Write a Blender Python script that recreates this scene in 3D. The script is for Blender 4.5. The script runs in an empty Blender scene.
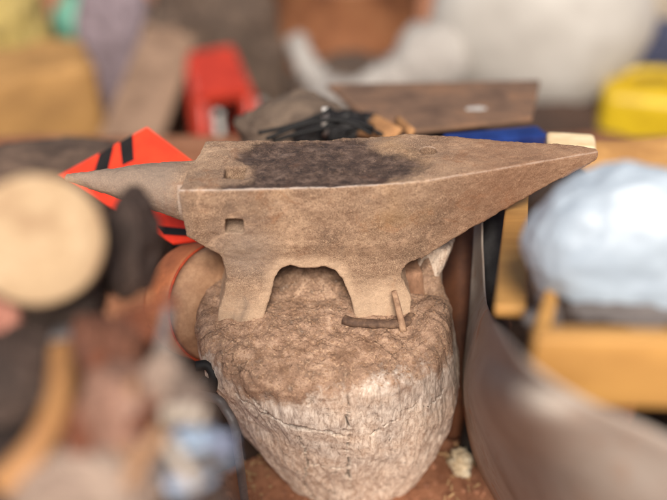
import bpy, bmesh, math, random
from mathutils import Vector, Matrix, noise
random.seed(7)
sc = bpy.context.scene
col = sc.collection
R = math.radians

# ---------------------------------------------------------------- camera
F = 883.0                                   # focal length in photo pixels (photo 667 x 500)
PITCH = R(35)
STUMP_H = 0.30
CAM = Vector((0, -math.cos(PITCH), STUMP_H + 0.0895 + math.sin(PITCH)))
cd = bpy.data.cameras.new('camera')
cd.sensor_fit = 'HORIZONTAL'; cd.sensor_width = 36.0
cd.lens = 36.0 * F / 667.0
cd.clip_start = 0.05; cd.clip_end = 300
cd.dof.use_dof = True
cd.dof.focus_distance = 1.02
cd.dof.aperture_fstop = (cd.lens / 1000.0) / 0.031
cam = bpy.data.objects.new('camera', cd); col.objects.link(cam)
cam.location = CAM
cam.rotation_euler = (math.pi / 2 - PITCH, 0, 0)
sc.camera = cam

# ---------------------------------------------------------------- light
SUN_EL, SUN_AZ = 46.0, 179.0                # azimuth clockwise from +Y
w = bpy.data.worlds.new('World'); sc.world = w; w.use_nodes = True
nt = w.node_tree
sky = nt.nodes.new('ShaderNodeTexSky'); sky.sky_type = 'NISHITA'
sky.sun_disc = False
sky.sun_elevation = R(SUN_EL); sky.sun_rotation = R(SUN_AZ)
sky.dust_density = 4.0; sky.air_density = 0.6; sky.ozone_density = 0.5
bg = nt.nodes['Background']; bg.inputs['Strength'].default_value = 0.055
nt.links.new(sky.outputs[0], bg.inputs['Color'])
sl = bpy.data.lights.new('sun', 'SUN'); sl.energy = 2.6; sl.angle = R(20); sl.color = (1.0, 0.93, 0.84)
so = bpy.data.objects.new('sun', sl); col.objects.link(so)
sd = Vector((math.sin(R(SUN_AZ)) * math.cos(R(SUN_EL)), math.cos(R(SUN_AZ)) * math.cos(R(SUN_EL)), math.sin(R(SUN_EL))))
so.rotation_euler = sd.to_track_quat('Z', 'Y').to_euler()
so.location = sd * 5
vs = sc.view_settings
vs.view_transform = 'Standard'; vs.look = 'None'; vs.gamma = 1.0; vs.exposure = 0.98
sc.cycles.use_denoising = True
sc.cycles.max_bounces = 6

# ---------------------------------------------------------------- helpers
_fw = Vector((0, math.cos(PITCH), -math.sin(PITCH)))
_up = Vector((0, math.sin(PITCH), math.cos(PITCH)))
def ray(px, py): return _fw + Vector(((px - 333.5) / F, 0, 0)) - _up * ((py - 250) / F)
def at(px, py, d): return CAM + ray(px, py) * d
def atz(px, py, z):
    r = ray(px, py); return CAM + r * ((z - CAM.z) / r.z)
def aty(px, py, y):
    r = ray(px, py); return CAM + r * ((y - CAM.y) / r.y)
def lin(v):
    v /= 255.0
    return v / 12.92 if v <= 0.04045 else ((v + 0.055) / 1.055) ** 2.4
def rgb(r, g, b, k=1.0): return (lin(r) * k, lin(g) * k, lin(b) * k, 1.0)
def fbm(p, o=4): return noise.fractal(Vector(p), 1.0, 2.0, o)
def sm(a, b, x):
    t = max(0.0, min(1.0, (x - a) / (b - a))); return t * t * (3 - 2 * t)

def tag(o, label=None, cat=None, group=None, kind=None):
    if label: o['label'] = label
    if cat: o['category'] = cat
    if group: o['group'] = group
    if kind: o['kind'] = kind
    return o

def place(name, bm, mat, parent=None, smooth=True, loc=None, rot=None):
    """Link a bmesh given in world coordinates as one mesh object with its origin at its base."""
    bmesh.ops.recalc_face_normals(bm, faces=bm.faces[:])
    vs_ = [v.co for v in bm.verts]
    if loc is None:
        mn = Vector((min(v.x for v in vs_), min(v.y for v in vs_), min(v.z for v in vs_)))
        mx = Vector((max(v.x for v in vs_), max(v.y for v in vs_), max(v.z for v in vs_)))
        loc = Vector(((mn.x + mx.x) / 2, (mn.y + mx.y) / 2, mn.z))
    loc = Vector(loc)
    M = Matrix.Translation(loc)
    if rot is not None: M = M @ rot.to_matrix().to_4x4()
    if parent is not None:
        o_loc = Vector(parent.location)
        bm.transform(Matrix.Translation(-o_loc))
        M = Matrix.Translation(Vector((0, 0, 0)))
    else:
        bm.transform(M.inverted())
    me = bpy.data.meshes.new(name)
    for f in bm.faces: f.smooth = smooth
    bm.to_mesh(me); bm.free()
    if mat: me.materials.append(mat)
    o = bpy.data.objects.new(name, me); col.objects.link(o)
    if parent is not None: o.parent = parent
    else: o.matrix_world = M
    return o

def root(name, loc, label, cat, group=None):
    o = bpy.data.objects.new(name, None); col.objects.link(o)
    o.location = loc; o.empty_display_size = 0.05
    return tag(o, label, cat, group)

def basis(x, y=None, z=None):
    """Matrix from axes; given x and an approximate y."""
    x = Vector(x).normalized(); y = Vector(y)
    z = x.cross(y).normalized(); y = z.cross(x).normalized()
    return Matrix((x, y, z)).transposed()

def box(bm, c, size, rot=None, bevel=0.0, seg=2, rough=0.0, sub=0):
    t = bmesh.new()
    bmesh.ops.create_cube(t, size=1.0)
    for v in t.verts: v.co = Vector((v.co.x * size[0], v.co.y * size[1], v.co.z * size[2]))
    if bevel: bmesh.ops.bevel(t, geom=t.edges[:], offset=bevel, segments=seg, affect='EDGES', profile=0.6)
    if sub:
        bmesh.ops.subdivide_edges(t, edges=t.edges[:], cuts=sub, use_grid_fill=True)
    if rough:
        for v in t.verts:
            v.co += noise.noise_vector(v.co * 9 + Vector(c) * 13) * rough
    M = Matrix.Translation(Vector(c))
    if rot is not None: M = M @ (rot.to_4x4() if isinstance(rot, Matrix) else rot.to_matrix().to_4x4())
    t.transform(M)
    me = bpy.data.meshes.new('t'); t.to_mesh(me); t.free(); bm.from_mesh(me); bpy.data.meshes.remove(me)
    return bm

def smooth_path(pts, n):
    """Catmull-Rom through points that may carry a radius as fourth entry."""
    P = [tuple(p) for p in pts]
    P = [tuple(2 * a - b for a, b in zip(P[0], P[1]))] + P + [tuple(2 * a - b for a, b in zip(P[-1], P[-2]))]
    out = []
    for i in range(1, len(P) - 2):
        for k in range(n):
            t = k / n
            out.append(tuple(0.5 * (2 * b + (c - a) * t + (2 * a - 5 * b + 4 * c - d) * t * t + (3 * b - a - 3 * c + d) * t ** 3)
                             for a, b, c, d in zip(P[i - 1], P[i], P[i + 1], P[i + 2])))
    out.append(P[-2])
    return out

def tube(bm, pts, r=None, seg=14, n=8, wob=0.0, flat=1.0, flatdir=None, round_ends=True):
    """Swept tube; pts (x,y,z[,r])."""
    pts = [tuple(p) + (() if r is None else (r,)) for p in pts]
    path = smooth_path(pts, n)
    rings = []
    prev = None
    for i, p in enumerate(path):
        a = Vector(path[max(i - 1, 0)][:3]); b = Vector(path[min(i + 1, len(path) - 1)][:3])
        t = (b - a).normalized()
        if prev is None:
            u = flatdir if flatdir is not None else (Vector((0, 0, 1)) if abs(t.z) < 0.9 else Vector((1, 0, 0)))
        else: u = prev
        u = (u - t * u.dot(t)).normalized(); prev = u
        v = t.cross(u)
        rr = p[3]
        ring = []
        for k in range(seg):
            an = 2 * math.pi * k / seg
            d = u * math.cos(an) * flat + v * math.sin(an)
            q = Vector(p[:3]) + d * rr
            if wob: q += d * rr * wob * fbm(Vector(p[:3]) * (1.2 / max(rr, .004)) * 0.6 + d * 1.3, 3)
            ring.append(bm.verts.new(q))
        rings.append(ring)
    for a, b in zip(rings, rings[1:]):
        for k in range(seg):
            bm.faces.new((a[k], a[(k + 1) % seg], b[(k + 1) % seg], b[k]))
    for ring, sgn in ((rings[0], 1), (rings[-1], -1)):
        bm.faces.new(ring)
    return bm

def lathe(bm, prof, seg=48, M=Matrix(), close=True):
    """prof: (r, z) list; revolve around Z and transform by M."""
    rings = []
    for r_, z_ in prof:
        rings.append([bm.verts.new(M @ Vector((r_ * math.cos(2 * math.pi * k / seg), r_ * math.sin(2 * math.pi * k / seg), z_))) for k in range(seg)])
    for a, b in zip(rings, rings[1:]):
        for k in range(seg):
            bm.faces.new((a[k], a[(k + 1) % seg], b[(k + 1) % seg], b[k]))
    if close:
        bm.faces.new(rings[0]); bm.faces.new(rings[-1])
    return bm

def blob(bm, c, size, rot=None, amp=0.18, freq=2.2, ridg=0.0, sub=5, seed=0.0, flat_bottom=None):
    t = bmesh.new()
    bmesh.ops.create_icosphere(t, subdivisions=sub, radius=1.0)
    for v in t.verts:
        n = v.co.normalized()
        d = amp * fbm(n * freq + Vector((seed, seed * 1.7, -seed)), 4)
        if ridg:
            q = n * freq * 1.6 + Vector((seed * 2, 3.1, seed))
            q += noise.noise_vector(q * 0.7) * 0.8
            d += ridg * (1 - 2.4 * abs(noise.noise(q)))
            d += ridg * 0.4 * (1 - 2.4 * abs(noise.noise(q * 2.7)))
        p = n * (1 + d)
        v.co = Vector((p.x * size[0], p.y * size[1], p.z * size[2]))
    M = Matrix.Translation(Vector(c))
    if rot is not None: M = M @ (rot.to_4x4() if isinstance(rot, Matrix) else rot.to_matrix().to_4x4())
    t.transform(M)
    if flat_bottom is not None:
        for v in t.verts:
            if v.co.z < flat_bottom: v.co.z = flat_bottom + (v.co.z - flat_bottom) * 0.02
    me = bpy.data.meshes.new('t'); t.to_mesh(me); t.free(); bm.from_mesh(me); bpy.data.meshes.remove(me)
    return bm

def grid_sheet(bm, rows, thick, n=10, m=10, wob=0.0, wf=12.0):
    """Smooth sheet through a net of points (rows of Vectors), given thickness."""
    A = [smooth_path([tuple(p) for p in r], n) for r in rows]
    cols = list(zip(*A))
    B = [smooth_path(list(c), m) for c in cols]
    nu, nv = len(B), len(B[0])
    P = [[Vector(B[i][j]) for j in range(nv)] for i in range(nu)]
    N = [[None] * nv for _ in range(nu)]
    for i in range(nu):
        for j in range(nv):
            du = P[min(i + 1, nu - 1)][j] - P[max(i - 1, 0)][j]
            dv = P[i][min(j + 1, nv - 1)] - P[i][max(j - 1, 0)]
            N[i][j] = du.cross(dv).normalized()
    if wob:
        P = [[P[i][j] + N[i][j] * wob * fbm(P[i][j] * wf, 3) for j in range(nv)] for i in range(nu)]
    top = [[bm.verts.new(P[i][j] + N[i][j] * thick / 2) for j in range(nv)] for i in range(nu)]
    bot = [[bm.verts.new(P[i][j] - N[i][j] * thick / 2) for j in range(nv)] for i in range(nu)]
    for i in range(nu - 1):
        for j in range(nv - 1):
            bm.faces.new((top[i][j], top[i + 1][j], top[i + 1][j + 1], top[i][j + 1]))
            bm.faces.new((bot[i][j], bot[i][j + 1], bot[i + 1][j + 1], bot[i + 1][j]))
    for i in range(nu - 1):
        for j in (0, nv - 1):
            bm.faces.new((top[i][j], bot[i][j], bot[i + 1][j], top[i + 1][j]))
    for j in range(nv - 1):
        for i in (0, nu - 1):
            bm.faces.new((top[i][j], top[i][j + 1], bot[i][j + 1], bot[i][j]))
    return bm

# ---------------------------------------------------------------- materials
class NT:
    def __init__(s, name):
        s.m = bpy.data.materials.new(name); s.m.use_nodes = True
        s.t = s.m.node_tree; s.b = s.t.nodes['Principled BSDF']
        s.tc = s.n('ShaderNodeTexCoord')
    def n(s, typ, **kw):
        x = s.t.nodes.new(typ)
        for k, v in kw.items(): setattr(x, k, v)
        return x
    def l(s, a, b): s.t.links.new(a, b)
    def mapping(s, scale=(1, 1, 1)):
        mp = s.n('ShaderNodeMapping'); mp.inputs['Scale'].default_value = scale
        s.l(s.tc.outputs['Object'], mp.inputs['Vector']); return mp.outputs[0]
    def noise(s, scale, detail=6, rough=0.6, dist=0.0, vec=None):
        x = s.n('ShaderNodeTexNoise'); x.inputs['Scale'].default_value = scale
        x.inputs['Detail'].default_value = detail; x.inputs['Roughness'].default_value = rough
        x.inputs['Distortion'].default_value = dist
        s.l(vec if vec is not None else s.tc.outputs['Object'], x.inputs['Vector'])
        return x.outputs['Fac']
    def voro(s, scale, vec=None, feature='F1'):
        x = s.n('ShaderNodeTexVoronoi'); x.feature = feature; x.inputs['Scale'].default_value = scale
        s.l(vec if vec is not None else s.tc.outputs['Object'], x.inputs['Vector'])
        return x.outputs['Distance']
    def ramp(s, fac, stops, interp='LINEAR'):
        x = s.n('ShaderNodeValToRGB'); x.color_ramp.interpolation = interp
        e = x.color_ramp.elements
        e[0].position, e[0].color = stops[0][0], stops[0][1]
        e[1].position, e[1].color = stops[-1][0], stops[-1][1]
        for p, c in stops[1:-1]:
            k = e.new(p); k.color = c
        s.l(fac, x.inputs[0]); return x.outputs[0]
    def rng(s, fac, a, b, lo=0.0, hi=1.0):
        x = s.n('ShaderNodeMapRange'); x.interpolation_type = 'SMOOTHSTEP'
        for i, v in zip(('From Min', 'From Max', 'To Min', 'To Max'), (a, b, lo, hi)): x.inputs[i].default_value = v
        s.l(fac, x.inputs['Value']); return x.outputs[0]
    def mix(s, fac, a, b, blend='MIX'):
        x = s.n('ShaderNodeMix', data_type='RGBA', blend_type=blend)
        for sock, v in ((x.inputs[0], fac), (x.inputs[6], a), (x.inputs[7], b)):
            if isinstance(v, (tuple, float, int)): sock.default_value = v
            else: s.l(v, sock)
        return x.outputs[2]
    def math(s, op, a, b=0.0):
        x = s.n('ShaderNodeMath', operation=op)
        for sock, v in ((x.inputs[0], a), (x.inputs[1], b)):
            if isinstance(v, (float, int)): sock.default_value = v
            else: s.l(v, sock)
        return x.outputs[0]
    def attr(s, name):
        x = s.n('ShaderNodeAttribute'); x.attribute_name = name; return x.outputs['Fac']
    def bump(s, h, strength=0.4, dist=0.001, normal=None):
        x = s.n('ShaderNodeBump'); x.inputs['Strength'].default_value = strength; x.inputs['Distance'].default_value = dist
        s.l(h, x.inputs['Height'])
        if normal is not None: s.l(normal, x.inputs['Normal'])
        return x.outputs[0]
    def out(s, color, rough=0.8, normal=None, metal=0.0, spec=0.4):
        for k, v in (('Base Color', color), ('Roughness', rough), ('Metallic', metal), ('Specular IOR Level', spec)):
            if isinstance(v, (tuple, float, int)): s.b.inputs[k].default_value = v
            else: s.l(v, s.b.inputs[k])
        if normal is not None: s.l(normal, s.b.inputs['Normal'])
        return s.m

def simple(name, c1, c2=None, scale=20, rough=0.75, bump=0.3, bd=0.002, c3=None, spec=0.35, stretch=(1, 1, 1), dust=0.0, trans=0.0):
    """Worn surface: two or three tones mottled by noise, dusted, with fine bump."""
    s = NT(name)
    c2 = c2 or tuple(x * 0.75 for x in c1[:3]) + (1,)
    v = s.mapping(stretch)
    n1 = s.noise(scale, 6, 0.6, 0.4, v)
    stops = [(0.33, c2), (0.6, c1)] if c3 is None else [(0.3, c2), (0.5, c1), (0.7, c3)]
    c = s.ramp(n1, stops)
    n2 = s.noise(scale * 9, 5, 0.7, 0, v)
    c = s.mix(s.rng(n2, 0.35, 0.65, 0, 0.35), c, c2)
    if dust: c = s.mix(s.rng(s.noise(scale * 0.7, 7, 0.65), 0.42, 0.68, 0, dust), c, rgb(165, 128, 98))
    b = s.bump(s.math('ADD', n1, s.math('MULTIPLY', n2, 0.35)), bump, bd)
    if trans: s.b.inputs['Transmission Weight'].default_value = trans
    return s.out(c, rough, b, 0.0, spec)

# rusty, dusty anvil iron
def anvil_mat():
    s = NT('dusty_rusted_iron')
    n1 = s.noise(14, 6, 0.62, 0.5); n2 = s.noise(90, 6, 0.7); n3 = s.noise(380, 5, 0.8); n4 = s.noise(5, 3, 0.5); n5 = s.noise(900, 3, 0.8)
    c = s.ramp(n1, [(0.30, rgb(110, 88, 72)), (0.48, rgb(150, 122, 99)), (0.68, rgb(182, 152, 124))])
    c = s.mix(s.rng(n2, 0.49, 0.64, 0, 0.5), c, rgb(120, 88, 68))
    c = s.mix(s.rng(n3, 0.55, 0.72, 0, 0.65), c, rgb(206, 172, 138))
    c = s.mix(s.rng(n3, 0.44, 0.30, 0, 0.6), c, rgb(84, 60, 44))
    c = s.mix(s.rng(n5, 0.52, 0.66, 0, 0.7), c, rgb(216, 184, 150))
    c = s.mix(s.rng(n5, 0.48, 0.36, 0, 0.75), c, rgb(84, 62, 48))
    c = s.mix(s.rng(s.noise(22, 6, 0.7, 1.2), 0.56, 0.68, 0, 0.45), c, rgb(140, 92, 58))
    c = s.mix(s.rng(n4, 0.52, 0.68, 0, 0.4), c, rgb(196, 152, 92))
    c = s.mix(s.rng(s.noise(30, 6, 0.75, 1.0), 0.54, 0.66, 0, 0.4), c, rgb(206, 172, 142))
    # pale dusty feet, greyer horn
    c = s.mix(s.math('MULTIPLY', s.attr('pale'), 0.55), c, rgb(212, 182, 152))
    c = s.mix(s.rng(s.noise(9, 5, 0.65, 0.8), 0.54, 0.68, 0, 0.6), c, rgb(108, 94, 84))
    c = s.mix(s.math('MULTIPLY', s.attr('grey'), 0.75), c, rgb(142, 128, 116))
    c = s.mix(s.math('MULTIPLY', s.attr('brown'), 0.5), c, rgb(140, 98, 70))
    # hammered dark patch on the face
    dk = s.ramp(n2, [(0.34, rgb(50, 39, 32)), (0.5, rgb(78, 61, 50)), (0.68, rgb(122, 100, 86))])
    dk = s.mix(s.rng(n3, 0.56, 0.72, 0, 0.6), dk, rgb(158, 126, 104))
    dk = s.mix(s.rng(n5, 0.54, 0.68, 0, 0.6), dk, rgb(178, 146, 122))
    dk = s.mix(s.rng(n5, 0.46, 0.36, 0, 0.6), dk, rgb(38, 29, 24))
    dk = s.mix(s.rng(n1, 0.52, 0.70, 0, 0.45), dk, rgb(122, 84, 60))
    st = s.noise(60, 6, 0.75, 0.6, s.mapping((0.22, 1, 1)))
    dk = s.mix(s.rng(st, 0.55, 0.72, 0, 0.55), dk, rgb(146, 126, 114))
    dk = s.mix(s.rng(st, 0.44, 0.30, 0, 0.5), dk, rgb(40, 31, 26))
    worn = s.attr('worn')
    c = s.mix(worn, c, dk)
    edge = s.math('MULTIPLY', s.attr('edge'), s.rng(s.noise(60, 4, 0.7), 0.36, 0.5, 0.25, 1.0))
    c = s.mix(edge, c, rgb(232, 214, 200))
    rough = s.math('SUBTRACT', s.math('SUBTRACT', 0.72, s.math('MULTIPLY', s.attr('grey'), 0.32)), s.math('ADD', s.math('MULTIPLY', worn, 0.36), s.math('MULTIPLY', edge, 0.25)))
    h = s.math('ADD', s.math('MULTIPLY', n2, 0.6), s.math('ADD', s.math('MULTIPLY', n3, 0.6), s.math('MULTIPLY', n5, 0.35)))
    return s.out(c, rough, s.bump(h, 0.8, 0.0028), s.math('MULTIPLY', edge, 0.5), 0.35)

def stump_mat():
    s = NT('weathered_stump_wood')
    v = s.mapping((1, 1, 0.30)); v2 = s.mapping((1, 1, 0.20))
    f1 = s.noise(58, 7, 0.68, 0.8, v); f2 = s.noise(230, 5, 0.72, 0.5, v2); n = s.noise(9, 5, 0.6, 0.6); n2 = s.noise(60, 6, 0.7)
    wood = s.ramp(f1, [(0.29, rgb(176, 150, 128)), (0.47, rgb(226, 205, 184)), (0.68, rgb(240, 222, 202))])
    wood = s.mix(s.rng(f2, 0.55, 0.40, 0.0, 0.5), wood, rgb(160, 122, 96))
    wood = s.mix(s.rng(s.noise(420, 4, 0.8), 0.47, 0.36, 0, 0.6), wood, rgb(112, 82, 62))
    grey = s.ramp(f2, [(0.32, rgb(140, 126, 116)), (0.5, rgb(198, 182, 168)), (0.68, rgb(232, 222, 210))])
    gm = s.math('MULTIPLY', s.attr('greywood'), s.rng(n, 0.36, 0.56, 0.1, 1.0))
    wood = s.mix(gm, wood, grey)
    wood = s.mix(s.rng(s.noise(34, 6, 0.72, 1.0), 0.56, 0.72, 0, 0.4), wood, rgb(184, 150, 126))
    wood = s.mix(s.rng(s.noise(48, 6, 0.75, 1.5), 0.43, 0.31, 0, 0.75), wood, rgb(92, 72, 60))
    wood = s.mix(s.rng(n2, 0.57, 0.75, 0, 0.7), wood, rgb(110, 78, 56))
    wood = s.mix(s.math('MULTIPLY', s.attr('crack'), 0.9), wood, rgb(44, 32, 26))
    dirt = s.ramp(n2, [(0.32, rgb(106, 84, 69)), (0.52, rgb(154, 124, 103)), (0.7, rgb(188, 158, 134))])
    dirt = s.mix(s.rng(s.noise(340, 5, 0.8), 0.52, 0.66, 0, 0.75), dirt, rgb(210, 176, 142))
    dirt = s.mix(s.rng(s.noise(420, 5, 0.8), 0.47, 0.36, 0, 0.75), dirt, rgb(78, 54, 40))
    dirt = s.mix(s.rng(s.noise(24, 5, 0.7), 0.5, 0.64, 0, 0.5), dirt, rgb(108, 78, 58))
    wv = s.n('ShaderNodeVectorMath', operation='MULTIPLY_ADD'); nz = s.n('ShaderNodeTexNoise'); nz.inputs['Scale'].default_value = 40; nz.inputs['Detail'].default_value = 4
    s.l(s.tc.outputs['Object'], nz.inputs['Vector']); s.l(nz.outputs['Color'], wv.inputs[0]); wv.inputs[1].default_value = (.03, .03, .03); s.l(s.tc.outputs['Object'], wv.inputs[2])
    crk = s.math('MULTIPLY', s.rng(s.voro(38, wv.outputs[0], 'DISTANCE_TO_EDGE'), 0.035, 0.0), s.rng(n, 0.42, 0.58))
    dirt = s.mix(s.math('MULTIPLY', crk, 0.7), dirt, rgb(58, 40, 30))
    veil = s.math('MULTIPLY', s.attr('veil'), s.rng(s.noise(26, 7, 0.75, 0.8), 0.42, 0.64, 0.0, 0.75))
    wood = s.mix(veil, wood, rgb(140, 104, 80))
    fl = s.noise(150, 5, 0.8, 1.2, s.mapping((1, 1, 0.22)))
    wood = s.mix(s.math('MULTIPLY', s.rng(fl, 0.42, 0.33, 0, 0.75), s.rng(s.noise(12, 4, 0.6), 0.40, 0.60, 0.15, 1.0)), wood, rgb(74, 56, 45))
    dm = s.rng(s.math('ADD', s.attr('dirt'), s.math('MULTIPLY', s.math('SUBTRACT', s.noise(60, 7, 0.8), 0.5), 2.4)), 0.2, 0.85)
    c = s.mix(dm, wood, dirt)
    hw = s.math('ADD', s.math('MULTIPLY', f1, 1.0), s.math('MULTIPLY', f2, 0.5))
    hd = s.math('ADD', s.math('MULTIPLY', n2, 0.9), s.math('MULTIPLY', s.noise(300, 4, 0.75), 0.6))
    hm = s.n('ShaderNodeMix', data_type='FLOAT')
    s.l(dm, hm.inputs[0]); s.l(hw, hm.inputs[2]); s.l(hd, hm.inputs[3])
    return s.out(c, 0.92, s.bump(hm.outputs[0], 0.75, 0.0035), 0, 0.2)

M_ANVIL = anvil_mat()
M_STUMP = stump_mat()
def ground_mat():
    s = NT('red_brown_earth')
    n1 = s.noise(6, 7, 0.65, 0.5); n2 = s.noise(55, 6, 0.72); n3 = s.noise(220, 4, 0.7)
    c = s.ramp(n1, [(0.3, rgb(132, 86, 62)), (0.52, rgb(172, 118, 88)), (0.72, rgb(196, 144, 112))])
    c = s.mix(s.rng(n2, 0.48, 0.68, 0, 0.6), c, rgb(112, 70, 50))
    c = s.mix(s.rng(n3, 0.58, 0.74, 0, 0.7), c, rgb(198, 150, 112))
    return s.out(c, 0.95, s.bump(s.math('ADD', n2, n3), 0.8, 0.006), 0, 0.15)
M_GROUND = ground_mat()

# ================================================================ setting
def gz(x, y): return -2.0 * sm(0.95, 2.9, y)
FK = 2.3                                    # the far things stand down the bank, this much further off
def fat(px, py, d): return at(px, py, d * FK)
bm = bmesh.new()
def gcoord(i, n): 
    t = i / n * 2 - 1
    return math.copysign(abs(t) ** 2.6, t) * 30
NG = 150
gv = [[None] * (NG + 1) for _ in range(NG + 1)]
for i in range(NG + 1):
    for j in range(NG + 1):
        x, y = gcoord(i, NG), gcoord(j, NG)
        z = 0.010 * fbm((x * 7, y * 7, 0), 5) - 0.004 + gz(x, y)
        if math.hypot(x, y) > 6: z += 0.12 * fbm((x * 0.2, y * 0.2, 3), 3) * sm(6, 12, math.hypot(x, y))
        gv[i][j] = bm.verts.new((x, y, z))
for i in range(NG):
    for j in range(NG):
        bm.faces.new((gv[i][j], gv[i + 1][j], gv[i + 1][j + 1], gv[i][j + 1]))
g = place('ground', bm, M_GROUND, loc=(0, 0, 0)); tag(g, kind='structure')

# ================================================================ stump
ZT = STUMP_H
# silhouettes (x left, x right by height) and depth range by height
def interp(tab, z):
    tab = sorted(tab)
    if z <= tab[0][0]: return tab[0][1]
    for (a, va), (b, vb) in zip(tab, tab[1:]):
        if z <= b:
            t = (z - a) / (b - a); return va + (vb - va) * t
    return tab[-1][1]
LX = [(p.z, p.x) for p in [aty(*q, 0.0) for q in [(196, 318), (201, 350), (222, 390), (240, 422), (262, 450), (290, 480), (310, 500)]]]
RX = [(p.z, p.x) for p in [aty(*q, 0.0) for q in [(452, 312), (456, 350), (459, 388), (451, 420), (437, 450), (415, 480), (401, 500)]]]
zmin = min(LX)[0]
LX.append((-0.03, min(LX)[1] + 0.012)); RX.append((-0.03, min(RX)[1] - 0.012))
FY = [(-0.03, -0.035), (0.05, -0.055), (0.15, -0.085), (0.22, -0.105), (0.27, -0.114), (0.30, -0.108)]
BY = [(-0.03, 0.10), (0.1, 0.13), (0.22, 0.155), (0.30, 0.160)]
def stump_ring(z, k, n):
    th = 2 * math.pi * k / n
    xl, xr, yf, yb = interp(LX, z), interp(RX, z), interp(FY, z), interp(BY, z)
    cx, cy = (xl + xr) / 2, 0.01
    e = 0.86
    c, s_ = math.cos(th), math.sin(th)
    c = math.copysign(abs(c) ** e, c); s_ = math.copysign(abs(s_) ** e, s_)
    rx = (xr - xl) / 2; ry = (yb - cy) if s_ > 0 else (cy - yf)
    return Vector((cx + c * rx, cy + s_ * ry, z))
bm = bmesh.new()
NS, NZ, NR = 520, 190, 120
rings = []
def stump_disp(p, th, top=0.0):
    # vertical furrows and lumps
    d = 0.0060 * fbm((math.cos(th) * 4, math.sin(th) * 4, p.z * 8), 4)
    d += 0.017 * math.exp(-((th - 0.72) / 0.32) ** 2) * sm(0.12, 0.24, p.z)
    d += 0.0019 * fbm((math.cos(th) * 18, math.sin(th) * 18, p.z * 26), 5)
    d += 0.0008 * fbm((math.cos(th) * 75, math.sin(th) * 75, p.z * 30), 4)
    return d
for i in range(NZ + 1):
    t = i / NZ
    z = -0.03 + (ZT + 0.03) * t
    # rounded upper rim
    zz = z
    ins = 0.0
    if z > ZT - 0.022:
        u = (z - (ZT - 0.022)) / 0.022
        ins = 0.020 * (1 - math.sqrt(max(0, 1 - u * u)))
    ring = []
    for k in range(NS):
        th = 2 * math.pi * k / NS
        p = stump_ring(z, k, NS)
        d = stump_disp(p, th) - ins
        rad = Vector((p.x - (interp(LX, z) + interp(RX, z)) / 2, p.y - 0.01, 0)).normalized()
        q = p + rad * d
        ring.append(bm.verts.new(q))
    rings.append(ring)
cx0 = (interp(LX, ZT) + interp(RX, ZT)) / 2
for j in range(1, NR):
    f = 1 - j / NR
    ring = []
    for k in range(NS):
        a = rings[NZ][k].co
        x = cx0 + (a.x - cx0) * f; y = 0.01 + (a.y - 0.01) * f
        ring.append(bm.verts.new((x, y, ZT)))
    rings.append(ring)
def foot_zone(x, y):
    return sm(0.03, 0.0, max(abs(x + 0.02) - 0.115, abs(y - 0.055) - 0.072))
for ring in rings[NZ:]:
    for v in ring:
        x, y = v.co.x, v.co.y
        z = 0.006 * fbm((x * 18, y * 18, 1), 5) + 0.0035 * fbm((x * 60, y * 60, 5), 5) + 0.0016 * abs(fbm((x * 170, y * 170, 2), 4))
        edge = max(abs(x - cx0) / 0.135, abs(y - 0.01) / 0.13)
        z = z * (1 - 0.3 * foot_zone(x, y)) + 0.0025 * foot_zone(x, y)
        # dirt slopes away to the front
        z -= 0.016 * sm(-0.05, -0.115, y)
        # dirt heap under the arch
        z += 0.024 * sm(0.06, 0.0, math.hypot((x + 0.025) / 1.0, (y - 0.09) / 1.3))
        # torn rim at back right and right front
        z += 0.056 * sm(0.050, 0.016, math.hypot((x - 0.122) * 1.3, (y - 0.092) * 1.0)) * (0.8 + 0.5 * fbm((x * 40, y * 40, 0), 3))
        z += 0.014 * sm(0.05, 0.01, math.hypot((x - 0.125) * 1.1, (y + 0.02) * 0.8))
        z -= 0.012 * sm(0.024, 0.008, math.hypot((x - 0.132) * 0.8, (y - 0.036) * 1.6))
        v.co.z += z
for i in range(NZ - 14, NZ):
    u = sm(NZ - 14, NZ, i)
    for k in range(NS):
        v = rings[i][k]
        dz = rings[NZ][k].co.z - ZT
        v.co.z += dz * u
for a, b in zip(rings, rings[1:]):
    for k in range(NS):
        bm.faces.new((a[k], a[(k + 1) % NS], b[(k + 1) % NS], b[k]))
bm.faces.new(rings[0]); bm.faces.new(rings[-1])
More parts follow.
